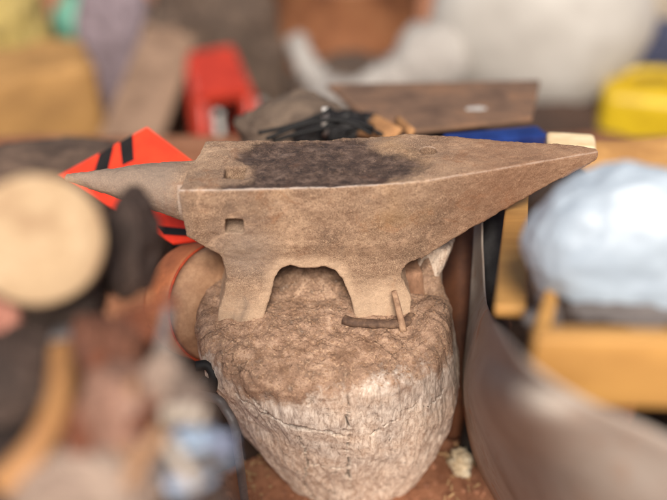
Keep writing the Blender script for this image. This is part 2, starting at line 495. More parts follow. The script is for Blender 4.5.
# irregular cracks on the front: horizontal break and vertical checks
def seg_dist(p, a, b):
    ab = b - a; t = max(0, min(1, (p - a).dot(ab) / ab.length_squared)); return (p - a - ab * t).length
cr_px = [[(262, 408), (283, 411), (300, 417), (322, 421), (340, 427)], [(372, 428), (392, 415), (415, 404)], [(425, 412), (446, 406)], [(236, 396), (255, 404)],
         [(300, 430), (306, 455), (304, 480), (310, 510)], [(346, 372), (348, 420), (350, 500)],
         [(308, 390), (318, 375), (330, 360)], [(245, 388), (262, 400), (275, 412)], [(312, 458), (345, 462)]]
cracks = []
for pl in cr_px:
    pts = [aty(x, y, -0.085 if y < 440 else -0.06) for x, y in pl]
    cracks.append([Vector((p.x, p.z)) for p in pts])
me_at = {}
vals = []
bm.verts.ensure_lookup_table()
for v in bm.verts:
    p = v.co
    q2 = Vector((p.x, p.z)) + Vector((0.004 * fbm((p.x * 45, p.z * 45, 1), 4), 0.005 * fbm((p.x * 45, p.z * 45, 7), 4)))
    c = 0.0
    if p.y < 0.0 and p.z < ZT - 0.01:
        for ci, pl in enumerate(cracks):
            dmin = min(seg_dist(q2, a, b) for a, b in zip(pl, pl[1:]))
            wd = (0.0028, 0.0016, 0.0014, 0.002, 0.0020, 0.0016, 0.0022, 0.0025, 0.0017)[ci]
            wd *= 0.15 + 1.1 * abs(fbm((p.x * 30, p.z * 30, ci), 3)) * 2
            c = max(c, sm(wd, wd * 0.25, dmin))
    dirt = sm(-0.034, 0.014, p.z - (ZT - 0.017) + 0.024 * fbm((p.x * 22, p.y * 22, p.z * 10), 4) + 0.008 * sm(0.03, -0.05, p.x))
    if p.y > 0.06 and p.x > 0.09: dirt *= sm(0.052, 0.02, p.z - ZT + 0.01 * fbm((p.x * 60, p.y * 60, 0), 3)) * (1 - 0.7 * sm(0.02, 0.035, p.x - 0.10))
    gw = sm(0.03, 0.18, p.z + 0.03 * fbm((p.x * 12, 3, p.z * 12), 3)) 
    veil = sm(-0.060, -0.010, p.z - ZT + 0.02 * fbm((p.x * 14, p.y * 14, p.z * 8), 4))
    vals.append((dirt, c * (1 - dirt), gw, veil))
for v, (d_, c_, g_, v_) in zip(bm.verts, vals):
    if c_ > 0:
        n = Vector((v.co.x - cx0, v.co.y - 0.01, 0)).normalized()
        v.co -= n * 0.006 * c_
stump = place('stump', bm, M_STUMP, loc=(0, 0, 0))
tag(stump, 'tapering weathered tree stump with an earth-covered top carrying the anvil', 'stump')
for nm, ix in (('dirt', 0), ('crack', 1), ('greywood', 2), ('veil', 3)):
    a = stump.data.attributes.new(nm, 'FLOAT', 'POINT')
    a.data.foreach_set('value', [x[ix] for x in vals])

# ================================================================ anvil
ANG = R(2.5)
AM = Matrix.Translation((0, 0, ZT)) @ Matrix.Rotation(ANG, 4, 'Z')
bm = bmesh.new()
W = 0.112
prof = [(-0.167, 0.1725), (-0.09, 0.1722), (0.0, 0.1724), (0.05, 0.1745), (0.085, 0.1764), (0.0852, 0.0700),
        (0.0858, 0.0640), (0.0800, 0.0560), (0.0800, 0.0480), (0.0865, 0.0350), (0.0930, 0.0200), (0.0915, -0.006),
        (0.0273, -0.007), (0.0190, 0.0250), (0.0100, 0.0480), (0.0012, 0.0590), (-0.0102, 0.0655), (-0.0260, 0.0625), (-0.0380, 0.0635), (-0.0496, 0.0675), (-0.0600, 0.0640),
        (-0.0680, 0.0500), (-0.0735, 0.0300), (-0.0835, 0.000), (-0.084, -0.006), (-0.1370, -0.006), (-0.1355, 0.008), (-0.1270, 0.0330), (-0.1235, 0.0530), (-0.1250, 0.0700),
        (-0.1290, 0.0840), (-0.1450, 0.0960), (-0.1640, 0.1120)]
f0 = [bm.verts.new((x, 0, z)) for x, z in prof]; f1 = [bm.verts.new((x + (0.021 if x < -0.16 and z > 0.1 else 0.0), W, z)) for x, z in prof]
bm.faces.new(f0); bm.faces.new(f1[::-1])
for k in range(len(prof)):
    k2 = (k + 1) % len(prof); bm.faces.new((f0[k], f1[k], f1[k2], f0[k2]))
# square pointed heel
t = bmesh.new()
secs = [(0.05, 0.001, W - 0.001, 0.048, 0.1742), (0.094, 0.0005, W - 0.0005, 0.0680, 0.1770), (0.17, 0.018, 0.095, 0.1085, 0.1782), (0.24, 0.0352, 0.078, 0.1430, 0.1797), (0.3035, 0.0515, 0.0615, 0.1700, 0.1808)]
rr = [[t.verts.new(p) for p in ((x, a, lo), (x, b, lo), (x, b, hi), (x, a, hi))] for x, a, b, lo, hi in secs]
for a, b in zip(rr, rr[1:]):
    for k in range(4): t.faces.new((a[k], a[(k + 1) % 4], b[(k + 1) % 4], b[k]))
t.faces.new(rr[0]); t.faces.new(rr[-1])
bmesh.ops.recalc_face_normals(t, faces=t.faces[:])
me = bpy.data.meshes.new('t'); t.to_mesh(me); t.free(); bm.from_mesh(me); bpy.data.meshes.remove(me)
# round horn
t = bmesh.new()
hs = [(-0.130, 0.1360, 0.0350), (-0.165, 0.1370, 0.0345), (-0.19, 0.1415, 0.0292), (-0.22, 0.1468, 0.0222), (-0.25, 0.1520, 0.0150), (-0.275, 0.1562, 0.0094), (-0.292, 0.1586, 0.0060), (-0.3005, 0.1596, 0.0046)]
rr = []
for x, zc_, r_ in hs:
    rr.append([t.verts.new((x, 0.056 + r_ * 1.12 * math.cos(2 * math.pi * k / 40), zc_ + r_ * math.sin(2 * math.pi * k / 40))) for k in range(40)])
for a, b in zip(rr, rr[1:]):
    for k in range(40): t.faces.new((a[k], a[(k + 1) % 40], b[(k + 1) % 40], b[k]))
t.faces.new(rr[0]); t.faces.new(rr[-1])
bmesh.ops.recalc_face_normals(t, faces=t.faces[:])
me = bpy.data.meshes.new('t'); t.to_mesh(me); t.free(); bm.from_mesh(me); bpy.data.meshes.remove(me)
bmesh.ops.recalc_face_normals(bm, faces=bm.faces[:])
tmp = bpy.data.meshes.new('tmp'); bm.to_mesh(tmp); bm.free()
to = bpy.data.objects.new('tmp', tmp); col.objects.link(to)
# holes: hardy hole in the face, pritchel hole, square handling hole in the side
cut = bmesh.new()
AI = AM.inverted()
def face_local(px, py):
    r = ray(px, py); o = CAM; p = o + r * ((ZT + 0.1725 - o.z) / r.z); return AI @ p
hp = [face_local(*q) for q in ((224, 178), (243, 178), (248, 167), (231, 167))]
hc = sum(hp, Vector()) / 4
box(cut, (hc.x - .002, hc.y, 0.150), (0.0235, 0.026, 0.10), Matrix.Rotation(R(-4), 3, 'Z'))
box(cut, (-0.1095, 0.020, 0.1248), (0.0205, 0.09, 0.0190), Matrix.Rotation(R(2), 3, 'Y'))
pc = face_local(428, 154)
bmesh.ops.create_cone(cut, cap_ends=True, segments=24, radius1=0.0095, radius2=0.0095, depth=0.10, matrix=Matrix.Translation((pc.x, pc.y, 0.190)))
bmesh.ops.recalc_face_normals(cut, faces=cut.faces[:])
cm = bpy.data.meshes.new('cut'); cut.to_mesh(cm); cut.free()
co = bpy.data.objects.new('cut', cm); col.objects.link(co)
m1 = to.modifiers.new('r', 'REMESH'); m1.mode = 'VOXEL'; m1.voxel_size = 0.0016
m2 = to.modifiers.new('s', 'SMOOTH'); m2.iterations = 3; m2.factor = 0.5
m3 = to.modifiers.new('b', 'BOOLEAN'); m3.operation = 'DIFFERENCE'; m3.object = co; m3.solver = 'EXACT'
m4 = to.modifiers.new('r2', 'REMESH'); m4.mode = 'VOXEL'; m4.voxel_size = 0.0013
m5 = to.modifiers.new('s2', 'SMOOTH'); m5.iterations = 2; m5.factor = 0.5
dg = bpy.context.evaluated_depsgraph_get(); dg.update()
ev = to.evaluated_get(dg)
bm = bmesh.new(); bm.from_mesh(ev.to_mesh()); ev.to_mesh_clear()
bpy.data.objects.remove(to); bpy.data.objects.remove(co); bpy.data.meshes.remove(tmp); bpy.data.meshes.remove(cm)
# patch outline on the face (local x, y), traced from the wear
patch = [face_local(*q) for q in ((232, 157), (240, 150), (254, 142), (285, 138.5), (330, 137.5), (366, 139), (374, 150), (400, 153), (424, 158), (432, 168), (424, 178), (414, 183), (370, 190), (300, 193), (235, 194), (214, 190), (228, 183), (250, 179), (253, 169), (246, 163))]
patch = [Vector((p.x, p.y)) for p in patch]
def poly_sd(p):
    ins = False; dm = 9
    n = len(patch)
    for i in range(n):
        a, b = patch[i], patch[(i + 1) % n]
        dm = min(dm, seg_dist(p, a, b))
        if (a.y > p.y) != (b.y > p.y) and p.x < (b.x - a.x) * (p.y - a.y) / (b.y - a.y) + a.x: ins = not ins
    return -dm if ins else dm
ARCH = [Vector(q) for q in ((0.0190, 0.0250), (0.0100, 0.0480), (0.0012, 0.0600), (-0.0102, 0.0675), (-0.0260, 0.0665), (-0.0400, 0.0670), (-0.0496, 0.0690), (-0.0600, 0.0650), (-0.0680, 0.0500), (-0.0735, 0.0300))]
bm.verts.ensure_lookup_table(); bm.normal_update()
vals = []
for v in bm.verts:
    p = v.co.copy(); n = v.normal
    worn = edge = 0.0
    if p.z > 0.160 and -0.175 < p.x < 0.14 and n.z > 0.3:
        q = Vector((p.x, p.y)) + Vector((fbm((p.x * 70, p.y * 70, 1), 4), fbm((p.x * 70, p.y * 70, 9), 4))) * 0.0065
        s_ = poly_sd(q)
        worn = sm(0.006, -0.008 - 0.018 * sm(0.04, 0.08, p.x), s_) * sm(0.55, 0.8, n.z)
        v.co.z -= 0.0022 * sm(0.002, -0.006, s_) * (1 if p.y > 0.012 else p.y / 0.012)
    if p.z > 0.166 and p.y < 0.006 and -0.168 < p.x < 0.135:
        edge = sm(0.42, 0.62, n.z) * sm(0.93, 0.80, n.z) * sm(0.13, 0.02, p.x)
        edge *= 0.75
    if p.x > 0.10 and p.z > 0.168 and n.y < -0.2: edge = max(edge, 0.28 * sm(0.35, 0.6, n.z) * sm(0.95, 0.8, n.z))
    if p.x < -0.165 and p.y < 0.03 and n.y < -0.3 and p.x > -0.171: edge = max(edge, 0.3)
    pale = sm(0.055, 0.01, p.z + 0.02 * fbm((p.x * 20, p.y * 20, p.z * 20), 3))
    if n.y < -0.3 and p.z < 0.12: pale = max(pale, 0.95 * sm(0.020, 0.002, min(seg_dist(Vector((p.x, p.z)), a_, b_) for a_, b_ in zip(ARCH, ARCH[1:])) + 0.004 * fbm(p * 60, 3)))
    grey = sm(-0.15, -0.19, p.x) * 0.8
    grey = max(grey, 0.7 * sm(0.055, 0.01, math.hypot(p.x + 0.10, p.z - 0.090)))
    brown = sm(0.08, 0.20, p.x)
    # flare the feet, forge-lumpy surface
    if p.z < 0.05:
        fl = 0.012 * (1 - p.z / 0.05) ** 1.3
        v.co.y += fl * (-1 if p.y < 0.056 else 1)
    elif p.z < 0.10 and p.x < 0.1:
        bl = 0.0035 * math.sin((p.z - 0.05) / 0.05 * math.pi) ** 2
        v.co.y += bl * (1 if p.y < 0.056 else -1)
    lump = 0.0018 * fbm(p * 16, 3) + 0.0009 * fbm(p * 60 + Vector((5, 0, 0)), 4) + 0.0004 * fbm(p * 190, 3)
    v.co += n * lump
    # chips along the front edge
    if edge > 0.1: v.co += Vector((0, 0.8, -0.6)) * 0.0026 * max(0, fbm((p.x * 45, 0, 4), 4))
    vals.append((worn, edge, pale, grey, brown))
bm.transform(AM)
anvil = place('anvil', bm, M_ANVIL, loc=(0, 0, ZT), rot=Matrix.Rotation(ANG, 3, 'Z').to_euler())
tag(anvil, 'large rusty double-horned anvil with a dark worn face standing on the stump', 'anvil')
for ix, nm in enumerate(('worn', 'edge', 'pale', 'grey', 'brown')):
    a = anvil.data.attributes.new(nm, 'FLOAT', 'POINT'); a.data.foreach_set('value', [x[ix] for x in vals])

bm = bmesh.new(); p = aty(431, 272, 0.090)
box(bm, (p.x, p.y, ZT + 0.012), (0.034, 0.062, 0.078), Matrix.Rotation(R(-16), 3, 'Z') @ Matrix.Rotation(R(7), 3, 'Y'), 0.008, 3, 0.010, 5)
for v in bm.verts: v.co += Vector((1, .3, .4)) * 0.004 * fbm((v.co.x * 90, v.co.y * 90, v.co.z * 22), 4)
place('split_slab', bm, M_STUMP, stump)
# ---- iron bits at the right foot
M_IRON = simple('dark_rusty_iron', rgb(92, 70, 56), rgb(58, 42, 34), 90, 0.8, 0.6, 0.001, rgb(128, 100, 78))
M_PALEIRON = simple('dusty_pale_iron', rgb(178, 146, 118), rgb(120, 90, 70), 80, 0.8, 0.4, 0.001)
bm = bmesh.new()
zt = ZT + 0.006
pts = [aty(344, 322, -0.020), aty(352, 327, -0.025), aty(372, 329.5, -0.028), aty(392, 331, -0.028), aty(405, 331, -0.025), aty(412, 325, -0.014)]
tube(bm, [(p.x, p.y, zt - 0.0015) for p in pts], 0.0062, 12, 8, 0.16, flat=0.8)
tag(place('iron_bar', bm, M_IRON), 'dark bent iron bar lying around the base of the right anvil foot', 'iron bar')
bm = bmesh.new()
p0 = aty(403.5, 331, -0.0345); p1 = aty(394, 291, -0.014)
tube(bm, [tuple(p1) + (0.0033,), tuple(p0.lerp(p1, 0.5)) + (0.0038,), tuple(p0) + (0.0046,)], None, 10, 6, 0.1)
tag(place('iron_spike', bm, M_PALEIRON), 'thin dusty iron spike leaning against the right anvil foot', 'spike')

# ---- wedge blocks behind the right foot
M_TANWOOD = simple('dry_tan_wood', rgb(158, 120, 94), rgb(104, 74, 56), 60, 0.85, 0.5, 0.002, stretch=(1, 1, 0.3))
bm = bmesh.new(); p = aty(412, 286, 0.050)
box(bm, (p.x, p.y, ZT + 0.012), (0.024, 0.036, 0.044), Matrix.Rotation(R(14), 3, 'Z') @ Matrix.Rotation(R(-12), 3, 'Y'), 0.005, 2, 0.009, 4)
tag(place('wood_wedge', bm, M_TANWOOD), 'tan wooden wedge driven in beside the right anvil foot', 'wedge')
M_STONE = simple('grey_brown_stone', rgb(128, 108, 92), rgb(74, 58, 48), 50, 0.9, 0.6, 0.002)
bm = bmesh.new(); p = aty(407, 262, 0.10)
blob(bm, (p.x, p.y, ZT + 0.012), (0.014, 0.02, 0.02), None, 0.35, 1.8, 0, 3, 4.0)
tag(place('stone', bm, M_STONE, smooth=False), 'small grey brown stone wedged behind the tan wooden wedge', 'stone')

# ---- loose dirt on the stump and ground, wood chips
M_DIRT = simple('dry_dirt_clods', rgb(160, 128, 102), rgb(116, 88, 68), 60, 0.95, 0.5, 0.001)
def clods(spots, name, mat, kind='stuff'):
    b = bmesh.new()
    for p, r_ in spots:
        t = bmesh.new(); bmesh.ops.create_icosphere(t, subdivisions=1, radius=1)
        sx, sy, sz = r_ * random.uniform(.7, 1.4), r_ * random.uniform(.7, 1.4), r_ * random.uniform(.4, .8)
        for v in t.verts:
            v.co *= random.uniform(.75, 1.2); v.co = Vector((v.co.x * sx, v.co.y * sy, v.co.z * sz))
        t.transform(Matrix.Translation(p) @ Matrix.Rotation(random.uniform(0, 6), 4, 'Z'))
        me = bpy.data.meshes.new('t'); t.to_mesh(me); t.free(); b.from_mesh(me); bpy.data.meshes.remove(me)
    o = place(name, b, mat, smooth=False, loc=(0, 0, 0)); tag(o, kind=kind); return o
from mathutils.bvhtree import BVHTree
dgs = bpy.context.evaluated_depsgraph_get(); dgs.update()
bvh_st = BVHTree.FromObject(stump, dgs)
def drop(x, y):
    h = bvh_st.ray_cast(Vector((x, y, 1.0)), Vector((0, 0, -1)))
    return h[0], h[1]
sp = []
while len(sp) < 1500:
    x, y = random.uniform(-.15, .15), random.uniform(-.13, .14)
    h, n = drop(x, y)
    if h is None or h.z < 0.26 or n.z < 0.35: continue
    lx = x; 
    if -0.135 < lx < -0.08 and -0.01 < y < 0.13: continue
    if 0.028 < lx < 0.092 and -0.01 < y < 0.13: continue
    sp.append((h + Vector((0, 0, 0.0003)), random.choice((0.0007, 0.0009, 0.0012, 0.0012, 0.0018)) * random.uniform(.7, 1.3)))
clods(sp, 'loose_dirt', M_DIRT)
M_CLOD = simple('red_earth_clods', rgb(178, 124, 94), rgb(120, 78, 58), 60, 0.95, 0.5, 0.001)
sp = []
for _ in range(2600):
    x, y = random.gauss(0, .28), random.gauss(0.02, .22)
    sp.append((Vector((x, y, 0.010 * fbm((x * 7, y * 7, 0), 5) - 0.003)), random.choice((0.0015, 0.002, 0.003, 0.005)) * random.uniform(.7, 1.4)))
clods(sp, 'earth_clods', M_CLOD)
M_CHIP = simple('pale_wood_chips', rgb(196, 162, 118), rgb(150, 112, 76), 60, 0.8, 0.4, 0.001)
sp = []
b = bmesh.new()
for _ in range(60):
    if random.random() < 0.5:
        c = atz(random.gauss(458, 12), random.gauss(470, 20), 0.006)
    else:
        c = atz(random.gauss(252, 14), random.gauss(468, 18), 0.006)
    box(b, c + Vector((0, 0, random.uniform(0, .006))), (random.uniform(.003, .014), random.uniform(.0012, .003), 0.0012),
        Matrix.Rotation(random.uniform(0, 6.3), 3, 'Z') @ Matrix.Rotation(random.uniform(-.4, .4), 3, 'Y'))
tag(place('wood_chips', b, M_CHIP, smooth=False, loc=(0, 0, 0)), kind='stuff')

b = bmesh.new(); c = atz(460, 462, 0.012)
blob(b, c, (.012, .019, .009), None, .4, 2.4, .35, 4, 3.3)
tag(place('paper_scrap', b, simple('crumpled_pale_paper', rgb(222, 206, 176), rgb(176, 150, 116), 60, .8, .4, .001)), 'crumpled pale scrap of paper on the earth right of the stump', 'paper scrap')

# ================================================================ behind the stump: drum, sign, cables
M_RUSTDRUM = simple('brown_rusted_drum', rgb(184, 112, 72), rgb(138, 82, 54), 12, 0.6, 0.25, 0.002, rgb(192, 134, 94), dust=0.35)
M_SEAM = simple('red_rusted_seam', rgb(186, 76, 40), rgb(140, 52, 30), 60, 0.7, 0.3, 0.001)
# short drum lying on its side, its end cap turned to the right and half hidden by the stump
dc = at(218, 303, 1.13)
ax = Vector((0.62, -0.52, 0.30)).normalized()
bas = basis(Vector((0, 0, 1)).cross(ax), ax.cross(Vector((0, 0, 1)).cross(ax)))
DM = Matrix.Translation(dc) @ bas.to_4x4()
rd = root('metal_drum', (dc.x, dc.y, 0.0), 'rust brown drum with a red seam lying at the left of the stump', 'drum')
bm = bmesh.new(); lathe(bm, [(0.060, -0.070), (0.070, -0.063), (0.0765, -0.045), (0.0775, -0.01), (0.0770, 0.0)], 72, DM)
place('shell', bm, M_RUSTDRUM, rd)
bm = bmesh.new()
tp = [DM @ Vector((0.0775 * math.cos(2 * math.pi * k / 64), 0.0775 * math.sin(2 * math.pi * k / 64), 0.0015)) for k in range(65)]
tube(bm, tp, 0.0016, 8, 2)
place('seam', bm, M_SEAM, rd)
bm = bmesh.new()
lathe(bm, [(0.0766, 0.0015), (0.074, 0.012), (0.066, 0.020), (0.050, 0.024), (0.03, 0.026), (0.001, 0.0265)], 72, DM)
place('end_cap', bm, simple('dusty_drum_cap', rgb(166, 128, 98), rgb(120, 86, 64), 20, 0.75, 0.5, 0.003, rgb(184, 148, 116)), rd)
# rough block the drum rests on
M_DARKWOOD = simple('dark_old_timber', rgb(72, 56, 46), rgb(38, 30, 26), 20, 0.85, 0.6, 0.004, stretch=(0.2, 1, 1))
bm = bmesh.new(); box(bm, (dc.x - 0.02, dc.y + 0.03, 0.082), (0.14, 0.16, 0.165), Matrix.Rotation(R(30), 3, 'Z'), 0.006, 2, 0.004, 3)
tag(place('timber_block', bm, M_DARKWOOD), 'dark timber block on the ground under the rust brown drum', 'timber block')

# caution sign: red-orange diamond plate with black bars, leaning behind the left horn
M_RED = simple('faded_red_orange_paint', rgb(240, 66, 36), rgb(214, 50, 30), 14, 0.55, 0.1, 0.001)
M_BLACK = simple('black_paint', rgb(32, 27, 25), rgb(20, 17, 16), 30, 0.6, 0.2, 0.001)
def sgn(px, py): # points on the leaning plate
    d = 1.22 + (135 - px) * 0.0006 - (py - 180) * 0.0010
    return at(px, py, d)
corn = [(58, 176), (147, 127), (212, 176), (203, 239), (172, 243)]
nn = (sgn(147, 130) - sgn(66, 176)).cross(sgn(203, 238) - sgn(66, 176)).normalized()
if nn.y > 0: nn = -nn
def plate(poly, off, th):
    b = bmesh.new()
    f = [b.verts.new(sgn(*q) + nn * off) for q in poly]; k_ = [b.verts.new(sgn(*q) + nn * (off - th)) for q in poly]
    b.faces.new(f); b.faces.new(k_[::-1])
    for i in range(len(poly)):
        j = (i + 1) % len(poly); b.faces.new((f[i], k_[i], k_[j], f[j]))
    return b
rs = root('warning_sign', sgn(150, 240) - Vector((0, 0, 0.0)), 'red orange warning sign with black bars leaning behind the left horn', 'sign')
place('board', plate(corn, 0, 0.004), M_RED, rs, smooth=False)
for poly in ([(100, 154), (114, 146), (108, 174), (94, 174)], [(120, 143), (133, 135), (135, 166), (123, 170)],
             [(140, 198), (157, 204), (152, 226), (139, 236)], [(156, 226), (202, 231), (202, 237), (164, 235)], [(90, 184), (104, 190), (102, 200), (91, 195)]):
    place('black_bar', plate(poly, 0.0016, 0.0014), M_BLACK, rs, smooth=False)
bm = bmesh.new()
pa = sgn(160, 150) - nn * 0.012
tube(bm, [sgn(160, 160) - nn * 0.009, Vector((sgn(150, 240).x, sgn(150, 240).y + 0.12, 0.0))], 0.006, 8, 2)
place('post', bm, M_BLACK, rs)
# grey stone in front of the sign
bm = bmesh.new(); c = at(131, 212, 1.02)
M_GREYBAG = simple('grey_cloth', rgb(150, 134, 122), rgb(110, 96, 88), 20, 0.85, 0.3, 0.003)

# red stool further back
M_REDPL = simple('red_plastic', rgb(186, 60, 40), rgb(146, 44, 32), 12, 0.4, 0.05, 0.001)
pc_ = fat(216, 86, 1.9)
rs2 = root('plastic_stool', (pc_.x, pc_.y, gz(0, pc_.y)), 'red plastic stool on the ground behind the left end of the anvil', 'stool')
bm = bmesh.new()
seat = [fat(188, 60, 1.95), fat(234, 52, 1.95), fat(254, 98, 1.80), fat(200, 106, 1.80)]
def slab(b, q, th):
    n_ = (q[1] - q[0]).cross(q[3] - q[0]).normalized()
    f = [b.verts.new(p) for p in q]; k_ = [b.verts.new(p - n_ * th) for p in q]
    b.faces.new(f); b.faces.new(k_[::-1])
    for i in range(4):
        j = (i + 1) % 4; b.faces.new((f[i], k_[i], k_[j], f[j]))
    bmesh.ops.recalc_face_normals(b, faces=b.faces[:])
    bmesh.ops.bevel(b, geom=b.edges[:], offset=min(th * 0.3, 0.008), segments=2, affect='EDGES')
slab(bm, seat, 0.045); place('seat', bm, M_REDPL, rs2, smooth=False)
for q in seat:
    b = bmesh.new(); c0 = sum(seat, Vector()) / 4
    p = q.lerp(c0, 0.14); tube(b, [tuple(p) + (0.032,), (q.x, q.y, gz(0, q.y), 0.038)], None, 10, 3)
    place('leg', b, M_REDPL, rs2)

def bottle(name, px, py, d, r_, h, mat, label, cat, capm=None):
    c = fat(px, py, d); r_ *= FK; h *= FK; base = Vector((c.x, c.y, gz(c.x, c.y)))
    H = c.z + h / 2 - base.z
    rt_ = root(name, base, label, cat)
    b = bmesh.new(); lathe(b, [(r_ * .9, 0), (r_, .01), (r_, H * .8), (r_ * .8, H * .88), (r_ * .36, H * .94), (r_ * .36, H)], 28, Matrix.Translation(base)); place('body', b, mat, rt_)
    b = bmesh.new(); lathe(b, [(r_ * .42, H + .001), (r_ * .42, H + .04)], 20, Matrix.Translation(base)); place('cap', b, capm or mat, rt_)
M_WHITE = simple('dirty_white_plastic', rgb(214, 210, 204), rgb(178, 172, 164), 10, 0.5, 0.1, 0.002)
M_GREYPL = simple('grey_plastic', rgb(146, 146, 140), rgb(110, 110, 106), 12, 0.5, 0.1, 0.002)
bottle('plastic_bottle', 219, 128, 1.62, 0.016, 0.03, M_WHITE, 'small white bottle beside the leg of the red stool', 'bottle')
bottle('plastic_bottle', 263, 122, 1.55, 0.015, 0.05, M_GREYPL, 'grey bottle between the red stool and the black cables', 'bottle')

# brown rags, cables and pegs just behind the face
M_BROWNCL = simple('dark_brown_cloth', rgb(92, 76, 64), rgb(56, 46, 40), 16, 0.9, 0.4, 0.004)
def heap(name, px, py, d, wpx, hpx, mat, label, cat, depth=1.0, amp=.15, ridg=.08, seed=0., freq=2.0, k=FK, rot=None):
    """A soft heap resting on the level base; outline about wpx by hpx as seen from the front."""
    d *= k; c = at(px, py, d); sx = wpx / 2 * d / F; sz = hpx / 2 * d / F; base = gz(c.x, c.y)
    b = bmesh.new()
    H = max(c.z - base, 0.02)
    blob(b, c, (sx, sx * depth, sz), rot, amp, freq, ridg, 5, seed)
    if base is not None:
        # let the lower half hang down to its support
        for v in b.verts:
            if v.co.z < c.z:
                k = (c.z - v.co.z) / sz
                v.co.z = max(base, c.z - min(1.0, k) * (c.z - base) * 1.02)
    return tag(place(name, b, mat), label, cat)
heap('cloth_heap', 232, 60, 2.25, 170, 190, M_BROWNCL, 'dark brown cloth heap behind the red stool', 'cloth heap', .8, seed=3)
heap('cloth_heap', 300, 132, 1.45, 110, 70, simple('dust_brown_cloth', rgb(108, 92, 78), rgb(70, 58, 50), 16, 0.9, 0.4, 0.004), 'dust brown cloth heap under the black cables', 'cloth heap', .8, seed=5, k=1)
M_CABLE = simple('black_cable', rgb(22, 20, 20), rgb(14, 13, 13), 40, 0.7, 0.05, 0.0005)
cab = [[(266, 139), (295, 127), (325, 120), (350, 123), (372, 134)], [(272, 141), (300, 133), (330, 126), (345, 118)], [(258, 133), (290, 126), (318, 116), (332, 108)],
       [(318, 136), (332, 122), (352, 121), (374, 128)], [(340, 138), (350, 130), (368, 128), (384, 136)]]
for i, pl in enumerate(cab):
    b = bmesh.new()
    tube(b, [at(x, y, 1.24 + 0.01 * i) for x, y in pl], 0.0032, 8, 8)
    tag(place('cable', b, M_CABLE), 'black cable in the tangle just behind the anvil face', 'cable', 'tangled black cables behind the anvil')
heap('black_bag', 342, 136, 1.38, 84, 46, simple('matt_black_plastic', rgb(34, 31, 30), rgb(20, 18, 18), 20, .6, .4, .003), 'black plastic bag under the right end of the black cables', 'bag', .6, seed=41, k=1, ridg=.15)
b = bmesh.new(); c = at(325, 119, 1.285)
tube(b, [tuple(c + Vector((0, 0.01, -0.03))) + (0.005,), tuple(c) + (0.0052,), tuple(c + Vector((0, 0, 0.018))) + (0.0044,)], None, 12, 4)
tag(place('peg', b, M_WHITE), 'short white peg standing up out of the black cables', 'peg')
# brown board with scraps behind the face
M_CARD = simple('brown_scrap_board', rgb(126, 98, 78), rgb(84, 64, 52), 14, 0.85, 0.4, 0.003, rgb(150, 112, 84))
b = bmesh.new()
q = [at(326, 88, 1.66), at(540, 84, 1.66), at(532, 122, 1.42), at(384, 138, 1.34)]
slab(b, q, 0.008)
rb = root('scrap_board', (sum(q, Vector()) / 4).xy.to_3d() + Vector((0, 0, min(p.z for p in q) - 0.02)), 'brown scrap board with white paint splash behind the anvil face', 'board')
place('panel', b, M_CARD, rb, smooth=False)
nb = (q[1] - q[0]).cross(q[3] - q[0]).normalized()
if nb.z < 0: nb = -nb
b = bmesh.new()
pc2 = q[0].lerp(q[1], .68).lerp(q[3].lerp(q[2], .62), .72) + nb * 0.0095
vs_ = []
bx = (q[1] - q[0]).normalized(); by = nb.cross(bx)
for k in range(40):
    an = 2 * math.pi * k / 40; rr_ = 0.011 * (1 + 0.55 * noise.noise(Vector((math.cos(an) * 2.5, math.sin(an) * 2.5, 2))))
    vs_.append(b.verts.new(pc2 + bx * math.cos(an) * rr_ * 1.5 + by * math.sin(an) * rr_))
e_ = bmesh.ops.extrude_face_region(b, geom=[b.faces.new(vs_)])
for g_ in e_['geom']:
    if isinstance(g_, bmesh.types.BMVert): g_.co += nb * 0.001
place('paint_splash', b, M_WHITE, rb, smooth=False)
b = bmesh.new(); box(b, (sum(q, Vector()) / 4).xy.to_3d() + Vector((0.02, 0.06, 0.10)), (0.16, 0.10, 0.20), None, 0.006)
bz = min(p.z for p in q)
tag(place('timber_block', b, M_DARKWOOD), 'dark timber block behind the anvil under the brown scrap board', 'timber block')
M_SCRAP = simple('tan_wood_scrap', rgb(186, 138, 92), rgb(138, 98, 64), 40, 0.8, 0.4, 0.002)
for i, (x0, y0, x1, y1, r_) in enumerate(((372, 118, 398, 134, .008), (396, 118, 412, 133, .006), (360, 131, 392, 136, .009))):
    b = bmesh.new()
    a_, c_ = at(x0, y0, 1.34), at(x1, y1, 1.27)
    box(b, (a_ + c_) / 2, ((a_ - c_).length, r_ * 2.2, r_), basis(a_ - c_, Vector((0, 1, 0.2))), 0.002, 1, 0.002, 2)
    tag(place('wood_scrap', b, M_SCRAP), 'tan splinter of scrap wood on the brown board behind the anvil', 'wood scrap', 'wood scraps on the brown board')
# blue bar and pale block
M_BLUE = simple('blue_paint', rgb(36, 62, 128), rgb(24, 40, 92), 14, 0.45, 0.1, 0.001)
b = bmesh.new(); a_, c_ = at(446, 147, 1.24), at(540, 138, 1.32)
box(b, (a_ + c_) / 2, ((a_ - c_).length, 0.03, 0.028), basis(c_ - a_, Vector((0, 1, 0))), 0.004)
tag(place('painted_bar', b, M_BLUE), 'blue painted bar lying behind the right horn of the anvil', 'bar')
M_PALEWOOD = simple('pale_cut_wood', rgb(232, 212, 178), rgb(190, 160, 118), 30, 0.8, 0.3, 0.002, stretch=(.3, 1, 1))
b = bmesh.new(); c = at(571, 147, 1.16)
box(b, c, (0.064, 0.04, 0.024), Matrix.Rotation(R(-4), 3, 'Y') @ Matrix.Rotation(R(-8), 3, 'Z'), 0.009, 4, 0.004, 2)
tag(place('wood_offcut', b, M_PALEWOOD), 'pale wood offcut behind the tip of the right horn', 'offcut')

